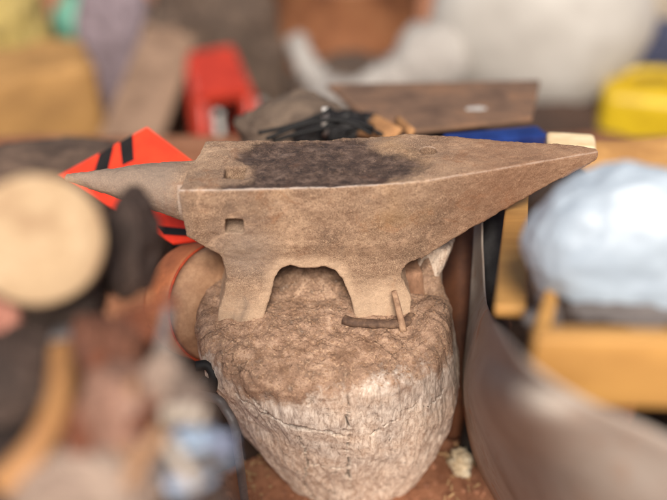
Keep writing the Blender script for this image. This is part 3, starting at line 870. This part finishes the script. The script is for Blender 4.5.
# ================================================================ far background
heap('cloth_heap', 70, 182, 1.5, 230, 66, simple('dim_brown_cloth', rgb(96, 78, 66), rgb(60, 48, 41), 16, 0.9, 0.4, 0.004), 'dim brown cloth heap on the earth behind the warning sign', 'cloth heap', .5, seed=22, k=1)
M_TANCARD = simple('tan_cardboard', rgb(168, 128, 76), rgb(132, 98, 58), 6, 0.8, 0.15, 0.003)
M_YEL = simple('yellow_plastic', rgb(200, 170, 34), rgb(168, 138, 26), 8, 0.45, 0.08, 0.002)
M_GREYWOOD = simple('grey_brown_plank', rgb(142, 116, 96), rgb(106, 84, 68), 10, 0.85, 0.3, 0.003, stretch=(1, 1, .2))
c = fat(42, 100, 1.95); b = bmesh.new()
box(b, (c.x, c.y, (c.z + 0.23 + gz(0, c.y)) / 2), (0.55, 0.42, c.z + 0.23 - gz(0, c.y)), Matrix.Rotation(R(24), 3, 'Z'), 0.05, 3, 0.03, 4)
tag(place('cardboard_box', b, M_TANCARD), 'tall tan cardboard box at the upper left behind the cut log', 'box')
b = bmesh.new(); a_, c_ = fat(188, -10, 2.2), fat(112, 190, 1.75)
box(b, (a_ + c_) / 2, ((a_ - c_).length * 1.2, 0.30, 0.04), basis(a_ - c_, Vector((1, .1, 0))), 0.004)
tag(place('plank', b, M_GREYWOOD), 'grey brown plank leaning behind the red orange warning sign', 'plank')
M_TEAL = simple('teal_plastic', rgb(104, 164, 142), rgb(76, 128, 108), 10, 0.5, 0.1, 0.002)
M_GREEN = simple('green_plastic', rgb(96, 160, 62), rgb(64, 112, 42), 10, 0.5, 0.1, 0.002)
M_LILAC = simple('lilac_grey_cloth', rgb(132, 118, 124), rgb(100, 88, 92), 10, 0.85, 0.3, 0.003)
bottle('plastic_jug', 75, 10, 2.5, 0.075, 0.12, M_TEAL, 'teal plastic jug behind the tan cardboard box', 'jug')
bottle('plastic_jug', 202, 2, 2.6, 0.055, 0.08, M_GREEN, 'green plastic jug at the top behind the dark brown cloth heap', 'jug')
heap('cloth_heap', 118, 36, 2.45, 80, 110, M_LILAC, 'lilac grey cloth heap behind the leaning plank', 'cloth heap', .8, seed=8)
heap('yellow_sack', 12, 28, 2.3, 70, 110, simple('pale_yellow_sack', rgb(176, 154, 86), rgb(142, 126, 80), 8, .8, .2, .003), 'pale yellow sack at the upper left corner behind the cardboard box', 'sack', .8, seed=9)
M_RUSTY = simple('rust_brown_steel', rgb(142, 92, 60), rgb(96, 60, 42), 7, 0.65, 0.25, 0.003, rgb(160, 112, 78))
c = fat(345, 18, 2.1)
dz = gz(0, c.y + .15)
rdd = root('steel_drum', (c.x, c.y + .15, dz), 'rust brown steel drum standing behind the rolled grey cloth', 'drum')
H = c.z + 0.23 - dz
b = bmesh.new(); lathe(b, [(0.40, 0), (0.41, .02), (0.41, H * .33), (0.423, H * .35), (0.41, H * .37), (0.41, H * .66), (0.423, H * .68), (0.41, H * .7), (0.41, H - .02), (0.42, H), (0.40, H), (0.395, H - .025)], 56, Matrix.Translation((c.x, c.y + .15, dz)))
place('shell', b, M_RUSTY, rdd)
b = bmesh.new(); lathe(b, [(0.04, H - .024), (0.04, H + .006), (.001, H + .006)], 20, Matrix.Translation((c.x + .12, c.y, dz))); place('bung', b, M_IRON, rdd)
M_GREYCL = simple('grey_canvas', rgb(150, 144, 138), rgb(126, 120, 114), 4, 0.85, 0.15, 0.004, rgb(170, 165, 158))
b = bmesh.new()
tube(b, [tuple(fat(x, y, d)) + (r_ * FK,) for x, y, d, r_ in ((296, 40, 1.95, .022), (312, 74, 1.88, .028), (340, 97, 1.80, .034), (384, 88, 1.75, .046), (432, 60, 1.76, .068), (486, 24, 1.8, .085), (550, -30, 1.9, .08))], None, 20, 10, .3)
tag(place('cloth_roll', b, M_GREYCL), 'rolled grey canvas sagging in a curve above the brown scrap board', 'cloth roll')
heap('cloth_heap', 365, 84, 1.9, 150, 44, M_BROWNCL, 'dark brown cloth heap holding up the grey canvas roll', 'cloth heap', .7, seed=31)
M_BAG = simple('off_white_sack', rgb(176, 171, 163), rgb(160, 154, 146), 2, 0.6, 0.1, 0.004, rgb(188, 185, 178))
b = bmesh.new(); c = fat(540, 26, 1.8)
blob(b, c, (.225 * FK, .17 * FK, .205 * FK), None, .05, 1.1, .0, 5, 2.0)
tag(place('white_sack', b, M_BAG), 'big off white woven sack on the dark cloth behind the right horn', 'sack')
heap('white_sack', 640, -8, 2.2, 110, 150, simple('beige_sack', rgb(176, 164, 146), rgb(140, 128, 112), 5, .7, .25, .004), 'beige sack behind the yellow jerrycan in the upper right', 'sack', .7, .10, .05, 12.0, 1.5)
# yellow jerrycan
c = fat(645, 118, 1.75)
ry_ = root('jerrycan', (c.x, c.y, gz(0, c.y)), 'yellow plastic jerrycan behind the blue plastic bag on the right', 'jerrycan')
jz = gz(0, c.y); H = c.z + 0.17
b = bmesh.new(); box(b, (c.x, c.y, (H + jz) / 2), (0.43, 0.32, H - jz), Matrix.Rotation(R(-14), 3, 'Z'), 0.06, 4); place('body', b, M_YEL, ry_)
b = bmesh.new(); tube(b, [(c.x - .14, c.y, H - .01), (c.x - .10, c.y, H + .05), (c.x + .07, c.y, H + .05), (c.x + .10, c.y, H - .01)], .022, 10, 5); place('handle', b, M_YEL, ry_)
b = bmesh.new(); lathe(b, [(.04, H - .01), (.04, H + .05), (.001, H + .05)], 20, Matrix.Translation((c.x + .16, c.y, 0))); place('cap', b, M_BLACK, ry_)
M_NAVY = simple('navy_cloth', rgb(62, 66, 88), rgb(40, 42, 58), 10, .85, .3, .003)
heap('cloth_heap', 652, 52, 2.1, 90, 60, M_NAVY, 'navy blue cloth heap behind the yellow jerrycan', 'cloth heap', .8, seed=14)
b = bmesh.new(); c = at(628, 160, 1.34)
box(b, (c.x + .02, c.y, c.z / 2), (0.20, 0.13, c.z + .01), Matrix.Rotation(R(8), 3, 'Z'), 0.008, 2, .006, 3)
tag(place('cardboard_box', b, simple('orange_tan_card', rgb(206, 156, 92), rgb(166, 120, 70), 8, .8, .2, .003)), 'orange tan cardboard box between the yellow jerrycan and the blue plastic bag', 'box')
heap('cloth_heap', 540, 112, 1.85, 260, 74, simple('deep_brown_cloth', rgb(70, 52, 42), rgb(42, 32, 28), 14, .9, .4, .004), 'very dark brown cloth heap below the white sack behind the blue bar', 'cloth heap', .6, seed=17)  # heap of very dark, mottled brown cloth

# ================================================================ right side
M_ORWOOD = simple('orange_yellow_wood', rgb(198, 150, 84), rgb(156, 112, 60), 9, 0.6, 0.25, 0.003, stretch=(.25, 1, 1))
# crate of orange boards: back post near the anvil, front board nearest the camera
pA, pB, pC = at(545, 345, 0.78), at(530, 360, 0.60), at(700, 360, 0.595)
zb, ztp = at(560, 408, .60).z - .01, at(560, 314, .60).z
rc = root('wooden_crate', ((pB.x + pC.x) / 2, pB.y + .1, zb), 'orange yellow wooden crate holding the pale blue plastic bag', 'crate')
ex = (Vector((pC.x, pC.y, 0)) - Vector((pB.x, pB.y, 0))).normalized()
ey = (Vector((pA.x, pA.y, 0)) - Vector((pB.x, pB.y, 0))); Ly = ey.length; ey.normalize()
Lx = 0.32
def crate_board(name, p0, dirv, L, z0, z1, th):
    b = bmesh.new(); dn = Vector((-dirv.y, dirv.x, 0))
    box(b, Vector((p0.x, p0.y, (z0 + z1) / 2)) + dirv * (L / 2), (L, th, z1 - z0), Matrix((dirv, dn, Vector((0, 0, 1)))).transposed(), .003, 2)
    place(name, b, M_ORWOOD, rc)
crate_board('front_board', pB, ex, Lx, zb, ztp, .014)
crate_board('side_board', Vector((pB.x, pB.y, 0)) + ey * .009, ey, Ly * 0.9, zb, ztp - .05, .012)
crate_board('side_board', Vector((pB.x, pB.y, 0)) + ex * Lx + ey * .009, ey, Ly, zb, ztp, .012)
crate_board('back_board', Vector((pB.x, pB.y, 0)) + ey * (Ly - .004) + ex * 0.012, ex, Lx - .02, zb, ztp + .02, .012)
b = bmesh.new(); box(b, Vector((0, 0, zb + .008)) + pB.xy.to_3d() + ex * Lx / 2 + ey * Ly / 2, (Lx - .03, Ly - .03, .012), Matrix((ex, Vector((-ex.y, ex.x, 0)), Vector((0, 0, 1)))).transposed(), .002); place('bottom', b, M_DARKWOOD, rc)
# strip of the same wood leaning from a block behind the horn up to the crate corner
b = bmesh.new(); a_, c_ = at(518, 182, 1.17), at(510, 312, .76)
box(b, (a_ + c_) / 2, ((a_ - c_).length, .027, .012), basis(a_ - c_, Vector((1, 0, 0))), .003, 2)
tag(place('wood_strip', b, M_ORWOOD), 'narrow orange yellow strip of wood running from the crate to behind the right horn', 'strip')
b = bmesh.new(); a_ = at(530, 176, 1.20); box(b, (a_.x + .03, a_.y + .03, (a_.z - .02) / 2), (.12, .10, a_.z - .02), Matrix.Rotation(R(12), 3, 'Z'), .006, 2, .004, 3)
tag(place('timber_block', b, M_DARKWOOD), 'dark timber block behind the right horn holding the orange strip', 'timber block')
# stand under the crate
b = bmesh.new(); cc = pB.xy.to_3d() + ex * (Lx / 2 + .06) + ey * (Ly / 2)
box(b, Vector((cc.x, cc.y, (zb - .004) / 2)), (Lx * .7, Ly * .7, zb - .004), Matrix((ex, Vector((-ex.y, ex.x, 0)), Vector((0, 0, 1)))).transposed(), .01, 2, .006, 3)
tag(place('timber_block', b, M_DARKWOOD), 'tall dark timber block standing under the orange yellow crate', 'timber block')
# bag
M_BLUEBAG = simple('pale_blue_plastic', rgb(176, 188, 198), rgb(148, 160, 172), 5, 0.45, 0.2, 0.004, rgb(190, 200, 206), spec=0.5)
b = bmesh.new(); c = at(626, 254, 0.72)
blob(b, c, (0.083, 0.060, 0.076), None, .09, 1.2, .022, 6, 21.0)
for v in b.verts:
    if v.co.z < c.z - .03: v.co.z = c.z - .03 - (c.z - .03 - v.co.z) * 1.1
tag(place('plastic_bag', b, M_BLUEBAG), 'shiny pale blue plastic bag bulging out of the orange crate', 'bag')
M_BLKBAG = simple('black_grey_rubber', rgb(52, 50, 50), rgb(28, 27, 27), 24, .6, .4, .003)
b = bmesh.new(); c = at(622, 326, 0.70); blob(b, c, (0.068, 0.042, 0.028), None, .15, 2, .08, 5, 5.0)
tag(place('black_bag', b, simple('grey_black_bag', rgb(124, 116, 112), rgb(80, 74, 72), 12, .5, .3, .003)), 'dark grey bag under the pale blue bag behind the crate front', 'bag')
# brown rusty sheet & black rubber in the gap right of the stump
b = bmesh.new(); c = at(455, 290, 1.24); 
grid_sheet(b, [[at(432, 232, 1.24), at(455, 222, 1.2), at(476, 212, 1.2)], [at(432, 300, 1.25), at(455, 300, 1.2), at(474, 300, 1.2)], [at(432, 400, 1.3), at(452, 400, 1.24), at(470, 400, 1.24)], [Vector((at(432, 400, 1.3).x, at(432, 400, 1.3).y, 0)), Vector((at(452, 400, 1.24).x, at(452, 400, 1.24).y, 0)), Vector((at(470, 400, 1.24).x, at(470, 400, 1.24).y, 0))]], .003, 6, 6, .002)
tag(place('rusty_sheet', b, simple('dark_rust_sheet', rgb(112, 70, 46), rgb(70, 44, 32), 16, .7, .3, .002)), 'dark rust brown metal sheet standing behind the right side of the stump', 'metal sheet')
b = bmesh.new()
tube(b, [tuple(at(498, 200, 1.14)) + (.02,), tuple(at(492, 235, 1.12)) + (.019,), tuple(at(490, 290, 1.12)) + (.020,), (at(494, 330, 1.14).x, at(494, 330, 1.14).y, .2, .024), (at(494, 330, 1.14).x, at(494, 330, 1.14).y, .0, .026)], None, 18, 8, .25)
tag(place('rubber_roll', b, M_BLKBAG), 'black rubber roll standing between the metal sheet and the crate post', 'roll')
# curved grey metal sheet
def sheet_mat():
    s = NT('grey_galvanised_sheet')
    n1 = s.noise(7, 6, .6, .5); n2 = s.noise(60, 5, .7)
    c = s.ramp(n1, [(.3, rgb(140, 126, 114)), (.5, rgb(164, 152, 141)), (.72, rgb(188, 179, 169))])
    c = s.mix(s.rng(n2, .5, .7, 0, .4), c, rgb(150, 112, 84))
    c = s.mix(s.rng(s.noise(11, 5, .6, .4), .62, .68, 0, .5), c, rgb(160, 104, 72))
    return s.out(c, s.rng(n1, .3, .7, .7, .85), s.bump(n2, .3, .001), .0, .15)
rows = [[at(477, 206, 1.13), at(479, 206, 1.12), at(482, 206, 1.10)],
        [at(473, 250, 1.12), at(477, 252, 1.10), at(483, 254, 1.07)],
        [at(469, 300, 1.12), at(477, 302, 1.08), at(487, 304, 1.02)],
        [at(464, 350, 1.12), at(482, 350, .88), at(514, 345, .595)],
        [at(463, 395, 1.12), at(502, 396, .64), at(578, 396, .55)],
        [at(470, 440, 1.12), at(540, 455, .68), at(665, 436, .55)],
        [at(480, 470, 1.13), at(570, 510, .68), at(760, 486, .52)],
        [at(496, 500, 1.13), at(590, 570, .80), at(820, 560, .50)]]
b = bmesh.new(); grid_sheet(b, rows, .002, 8, 6, .002, 9)
tag(place('metal_sheet', b, sheet_mat()), 'curled grey metal sheet flaring out at the right of the stump', 'metal sheet')

# ================================================================ left side: bench with junk
BZ = 0.55
M_BENCH = simple('dark_bench_timber', rgb(74, 58, 50), rgb(40, 32, 29), 14, .85, .4, .004, stretch=(.2, 1, 1))
e0, e1 = at(152, 335, .63), at(240, 510, .51)
dirb = (Vector((e1.x, e1.y, 0)) - Vector((e0.x, e0.y, 0))).normalized()     # along the right edge, to the camera
nrm = Vector((dirb.y, -dirb.x, 0))
if nrm.x > 0: nrm = -nrm
start = Vector((e0.x, e0.y, 0)) - dirb * 0.02
LB, WB = 0.34, 0.34
cb = start + dirb * LB / 2 + nrm * WB / 2
rotb = Matrix((dirb, Vector((0, 0, 1)).cross(dirb), Vector((0, 0, 1)))).transposed()
rbn = root('work_bench', (cb.x, cb.y, 0), 'dark timber work bench at the left covered with junk', 'bench')
b = bmesh.new(); box(b, (cb.x, cb.y, BZ - .02), (LB, WB, .036), rotb, .004); place('bench_top', b, M_BENCH, rbn)
for sx in (-1, 1):
    for sy in (-1, 1):
        p = cb + dirb * sx * (LB / 2 - .035) + nrm * sy * (WB / 2 - .035)
        b = bmesh.new(); box(b, (p.x, p.y, (BZ - .039) / 2), (.04, .04, BZ - .039), rotb, .004); place('leg', b, M_BENCH, rbn)
def onb(px, py): return atz(px, py, BZ)
# cut log with its pale end to the camera
M_CUTLOG = simple('pale_cut_log_end', rgb(180, 154, 120), rgb(146, 116, 88), 26, .85, .3, .002, rgb(196, 172, 140))
M_BARK = simple('brown_bark', rgb(112, 84, 64), rgb(70, 52, 42), 24, .9, .7, .005)
c = at(38, 240, .575); axl = (CAM - c).normalized(); axl.z = max(axl.z - .04, .3); axl.normalize()
bl = basis(axl.cross(Vector((0, 0, 1))), axl.cross(axl.cross(Vector((0, 0, 1)))))
LM = Matrix.Translation(c) @ bl.to_4x4()
if (LM.to_3x3() @ Vector((0, 0, 1))).dot(axl) < 0: LM = LM @ Matrix.Rotation(math.pi, 4, 'X')
rl = root('cut_log', (c.x, c.y, BZ), 'short cut log with its round pale end facing out at the left', 'log')
b = bmesh.new(); lathe(b, [(.044, -.06), (.0448, -.03), (.0443, -.002)], 40, LM)
for v in b.verts: v.co += (v.co - c).normalized() * .003 * fbm(v.co * 40, 3)
place('bark', b, M_BARK, rl)
b = bmesh.new(); lathe(b, [(.0425, -.003), (.0425, .001), (.041, .002), (.024, .0022), (.001, .0022)], 40, LM); place('cut_face', b, M_CUTLOG, rl)
b = bmesh.new(); lc = c - axl * .035
box(b, (lc.x, lc.y, (BZ + lc.z - .040) / 2), (.07, .05, max(lc.z - .040 - BZ, .01)), None, .003, 2, .002, 2)
tag(place('timber_block', b, M_DARKWOOD), 'small dark timber block on the bench propping the pale cut log', 'timber block')
# things lying on the bench
def lump(name, px, py, wpx, hpx, mat, label, cat, amp=.18, ridg=.1, seed=0., hgt=.03, yaw=0):
    p = onb(px, py); d = (p - CAM).length
    b = bmesh.new()
    blob(b, Vector((p.x, p.y, BZ + hgt * .62)), (wpx / 2 * d / F, hpx / 2 * d / F * 1.2, hgt), Matrix.Rotation(R(yaw), 3, 'Z'), amp, 2.0, ridg, 5, seed)
    for v in b.verts:
        if v.co.z < BZ + .001: v.co.z = BZ + .001 + (v.co.z - BZ) * .02
    return tag(place(name, b, mat), label, cat)
M_PINKRAG = simple('pinkish_brown_rag', rgb(152, 116, 98), rgb(104, 72, 58), 12, .9, .4, .004, rgb(178, 146, 128))
M_BRNRAG = simple('red_brown_rag', rgb(122, 80, 60), rgb(80, 50, 40), 14, .9, .4, .004)
M_BLKRAG = simple('black_rag', rgb(78, 62, 54), rgb(46, 37, 33), 14, .85, .4, .004)
M_PALERAG = simple('pale_dusty_rag', rgb(166, 146, 130), rgb(122, 102, 90), 14, .9, .4, .004)
M_BLUEPL = simple('sky_blue_wrapper', rgb(150, 176, 196), rgb(150, 130, 160), 30, .4, .3, .003, rgb(184, 190, 200))
lump('rag', 136, 268, 46, 100, M_BLKRAG, 'dark brown rag bundle on the bench between the cut log and the drum', 'rag', seed=1, hgt=.035)
lump('rag', 22, 385, 80, 90, M_BLKRAG, 'dark brown rag bundle beside the curved tan handle', 'rag', seed=2.5, hgt=.02)
lump('rag', 95, 375, 60, 80, M_BRNRAG, 'red brown rag beside the curved tan handle on the bench', 'rag', seed=3, hgt=.022)
lump('rag', 118, 440, 80, 110, M_PINKRAG, 'pinkish brown rag in the middle of the bench', 'rag', seed=4, hgt=.026)
lump('rag', 120, 372, 50, 56, M_BRNRAG, 'red brown rag at the right edge of the bench near the drum', 'rag', seed=9, hgt=.022)
lump('rag', 168, 412, 44, 56, M_PALERAG, 'pale dusty rag at the right edge of the bench', 'rag', seed=5, hgt=.028)
lump('rag', 90, 505, 130, 50, M_PALERAG, 'pale dusty rag at the front of the bench', 'rag', seed=6, hgt=.022)
lump('rag', 188, 428, 50, 36, simple('grey_brown_rag', rgb(120, 104, 94), rgb(84, 70, 62), 14, .9, .4, .004), 'grey brown rag between the pale rag and the blue wrapper', 'rag', seed=7, hgt=.024)
lump('plastic_wrapper', 186, 470, 74, 44, M_BLUEPL, 'pale blue plastic wrapper on the front right corner of the bench', 'wrapper', .35, .2, seed=8, hgt=.014, yaw=35)
lump('rag', 8, 340, 40, 40, simple('dusty_pink_rag', rgb(178, 124, 106), rgb(140, 92, 78), 14, .9, .4, .004), 'dusty pink rag below the cut log at the left edge', 'rag', seed=11, hgt=.025)
rj = random.Random(5)
jm = [simple('junk_' + n_, c1, c2, 30, .7, .3, .002) for n_, c1, c2 in (('tan', rgb(176, 136, 100), rgb(128, 94, 70)), ('pale', rgb(206, 192, 176), rgb(160, 146, 132)), ('grey', rgb(120, 114, 112), rgb(80, 76, 76)), ('rust', rgb(136, 80, 54), rgb(92, 54, 40)))]
jl = ['tan scrap of wood among the rags on the bench', 'pale scrap of wood among the rags on the bench', 'grey metal scrap among the rags on the bench', 'rusty metal scrap among the rags on the bench']
for i in range(26):
    k = i % 4
    p = onb(rj.uniform(70, 190), rj.uniform(335, 500)); b = bmesh.new()
    rot_ = Matrix.Rotation(rj.uniform(0, 6.3), 3, 'Z') @ Matrix.Rotation(rj.uniform(-.5, .5), 3, 'Y')
    box(b, (p.x, p.y, BZ + rj.uniform(.022, .036)), (rj.uniform(.018, .05), rj.uniform(.006, .014), rj.uniform(.004, .01)), rot_, .0015, 2, .002, 2)
    tag(place('wood_scrap' if k < 2 else 'metal_scrap', b, jm[k]), jl[k], 'scrap', 'scraps on the bench, ' + ('tan wood', 'pale wood', 'grey metal', 'rusty metal')[k])
b = bmesh.new()
hp_ = [(62, 352, .03), (62, 385, .04), (50, 425, .04), (28, 460, .032), (0, 486, .022)]
tube(b, [tuple(atz(x, y, BZ + h)) + (.0088,) for x, y, h in hp_], None, 14, 8, .08)
tag(place('curved_handle', b, simple('tan_wood_handle', rgb(182, 134, 84), rgb(142, 98, 60), 12, .6, .2, .002)), 'curved tan wooden handle lying over the rags on the bench', 'handle')
# hose and bent tube between bench and stump
b = bmesh.new()
hz = [at(196, 366, 1.02), at(208, 366, 1.02), at(214, 378, 1.02), at(210, 392, 1.03), at(202, 386, 1.03)]
tube(b, hz + [Vector((hz[-1].x - .03, hz[-1].y + .02, .08)), Vector((hz[-1].x - .04, hz[-1].y, .006))], .006, 10, 8)
tag(place('hose', b, M_CABLE), 'black hose coiled beneath the drum at the left of the stump', 'hose')
b = bmesh.new()
hz = [at(214, 398, .98), at(226, 410, .98), at(235, 428, .98), at(238, 450, 1.0)]
tube(b, [Vector((hz[0].x - .05, hz[0].y + .03, hz[0].z - .02))] + hz + [Vector((hz[-1].x, hz[-1].y + .03, .006))], .0052, 12, 8)
tag(place('bent_pipe', b, simple('grey_steel_pipe', rgb(112, 106, 104), rgb(70, 66, 64), 20, .45, .1, .001)), 'thin bent grey pipe standing at the lower left of the stump', 'pipe')
